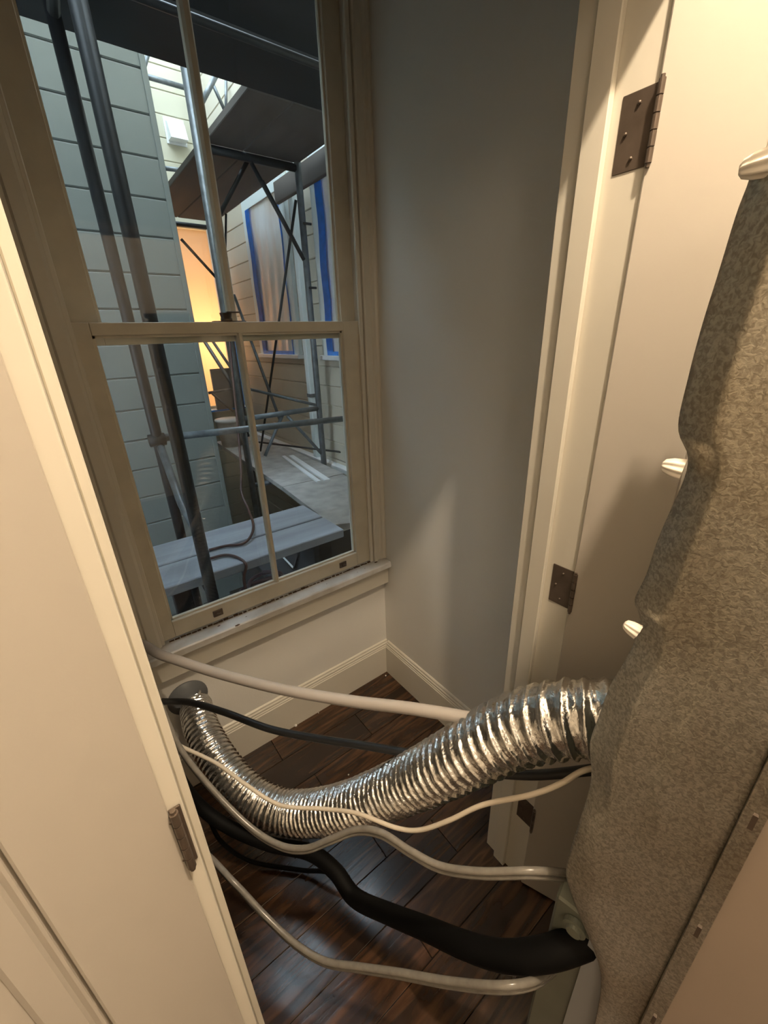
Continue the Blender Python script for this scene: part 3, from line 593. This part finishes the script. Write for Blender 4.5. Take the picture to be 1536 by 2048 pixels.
for i in range(nz+1):
    z = .05+(1.615-.05)*i/nz; s0 = sleft(z); row = []
    for k in range(cols+1):
        t = k/cols; s = s0+(sR-s0)*t**1.15
        n = .010
        if t < .27: n -= .026*((.27-t)/.27)*min(1, max(0, (z-.72)/.25))            # rolled-back left flange
        n += .0035*math.sin(z*9+1)*math.exp(-((t-.25)/.25)**2)+.003*math.sin(z*23+s*40)*math.exp(-(t/.3)**2)
        n += .006*math.exp(-((z-.55)/.18)**2)*math.sin(t*5)
        n += .004*math.exp(-((t-.62)/.06)**2)*math.exp(-((z-1.05)/.16)**2)
        row.append(bm.verts.new(loc(s, n, z)))
    grid.append(row)
for i in range(nz):
    for k in range(cols): bm.faces.new((grid[i][k], grid[i][k+1], grid[i+1][k+1], grid[i+1][k]))
sh = obj('galvanised_sheet', bm, GALV, ap, True)
so = sh.modifiers.new('thickness', 'SOLIDIFY'); so.thickness = .0015
# seam on near side with tabs
bm = bmesh.new(); slab(bm, .1505, .158, .000, .014, .05, 1.61); slab(bm, .158, .171, -.003, .004, .05, 1.61); obj('seam_flange', bm, GALV, ap)
for z in (1.02, .80, .55):
    bm = slab(bmesh.new(), .152, .164, .0042, .0085, z-.016, z+.006); obj('seam_clip', bm, BRONZE, ap)
bm = slab(bmesh.new(), .022, .70, -.21, .004, 1.6255, 1.64); obj('top_cap', bm, GREYBOX, ap)
# water valve low on the cabinet
vq = (0.0383, 0.5868); vc = loc(vq[0], -.008, vq[1])
obj('water_valve', T(bmesh.new(), [vc-AN*.003, vc+AN*.006, vc+AN*.0062, vc+AN*.012], [.018, .018, .012, .011], 22), GREEN, ap)
# ivory ribbed wire nuts poking out along the sheet edge
def nut(px, label, size=.020, tilt=0):
    bm = bmesh.new(); a = Vector(px); d = (AU*-1+Vector((0, 0, tilt))).normalized(); P = [a-d*size*.2, a+d*size*.5, a+d*size*.95, a+d*size*1.1]
    T(bm, P, [size*.68, size*.58, size*.42, size*.22], 48, True, lambda i, k: 1+.11*math.cos(k/48*2*math.pi*8)*(1 if i < 3 else .3))
    o = obj('wire_connector', bm, NUTW, None, True); tag(o, label, 'wire connector'); return o
nut((-0.4983, -1.1412, 1.3789), 'ivory ribbed wire connector poking from sheet edge, middle one', .0135, .1)
nut((-0.5024, -1.1405, 1.1946), 'ivory ribbed wire connector poking from sheet edge, lowest one', .012, .35)
nut((-0.4892, -1.1424, 1.6080), 'ivory ribbed wire connector at top of the sheet, uppermost one', .0135, -.1)

# ---- crumbs on the floor
for (p, s, l) in (((-0.5021, -0.0185, 0.0000), .011, 'white plaster crumb by back baseboard, larger one'), ((-0.3954, -0.0205, 0.0000), .004, 'tiny white crumb on floor close to back baseboard'), ((-0.4447, -0.3360, 0.0000), .005, 'tiny white crumb on floor just above the duct'), ((-0.0170, -0.0159, -0.0000), .006, 'white crumb in the floor corner by both baseboards')):
    bm = bmesh.new(); bmesh.ops.create_icosphere(bm, subdivisions=2, radius=s*.5, matrix=Matrix.Translation((p[0]+(-.02 if 'corner' in l else 0), p[1]-(.02 if 'corner' in l else 0), s*.3)))
    for vv in bm.verts: vv.co += Vector([random.uniform(-.1, .1)*s for _ in range(3)])
    tag(obj('plaster_crumb', bm, CRUMB), l, 'crumb')
# lamp fitting on the room ceiling (behind and above the camera)
lt = empty('ceiling_lamp', (-.53, -1.40, 2.8)); tag(lt, 'small ceiling lamp above the doorway outside the frame', 'lamp')
obj('canopy', T(bmesh.new(), [Vector((-.53,-1.40,2.798)), Vector((-.53,-1.40,2.72))], .05, 20), WHITEM, lt, True)

# ---- repeats share a group
GR = {'scaffold_plank': 'planks of the scaffold decks', 'scaffold_tower': 'scaffold towers in the light well', 'plywood_sheet': 'plywood sheets on the lower deck', 'trim_offcut': 'white offcuts on the plywood',
      'masked_window': 'film-covered windows on the tan wall', 'wire_connector': 'wire connectors along the sheet edge', 'plaster_crumb': 'crumbs on the dark floor', 'loose_stick': 'loose sticks below the planks',
      'support_post': 'posts under the window planks', 'clear_hose': 'translucent double hoses'}
for o in bpy.data.objects:
    if o.parent is None and 'label' in o and o.name.split('.')[0] in GR: o['group'] = GR[o.name.split('.')[0]]
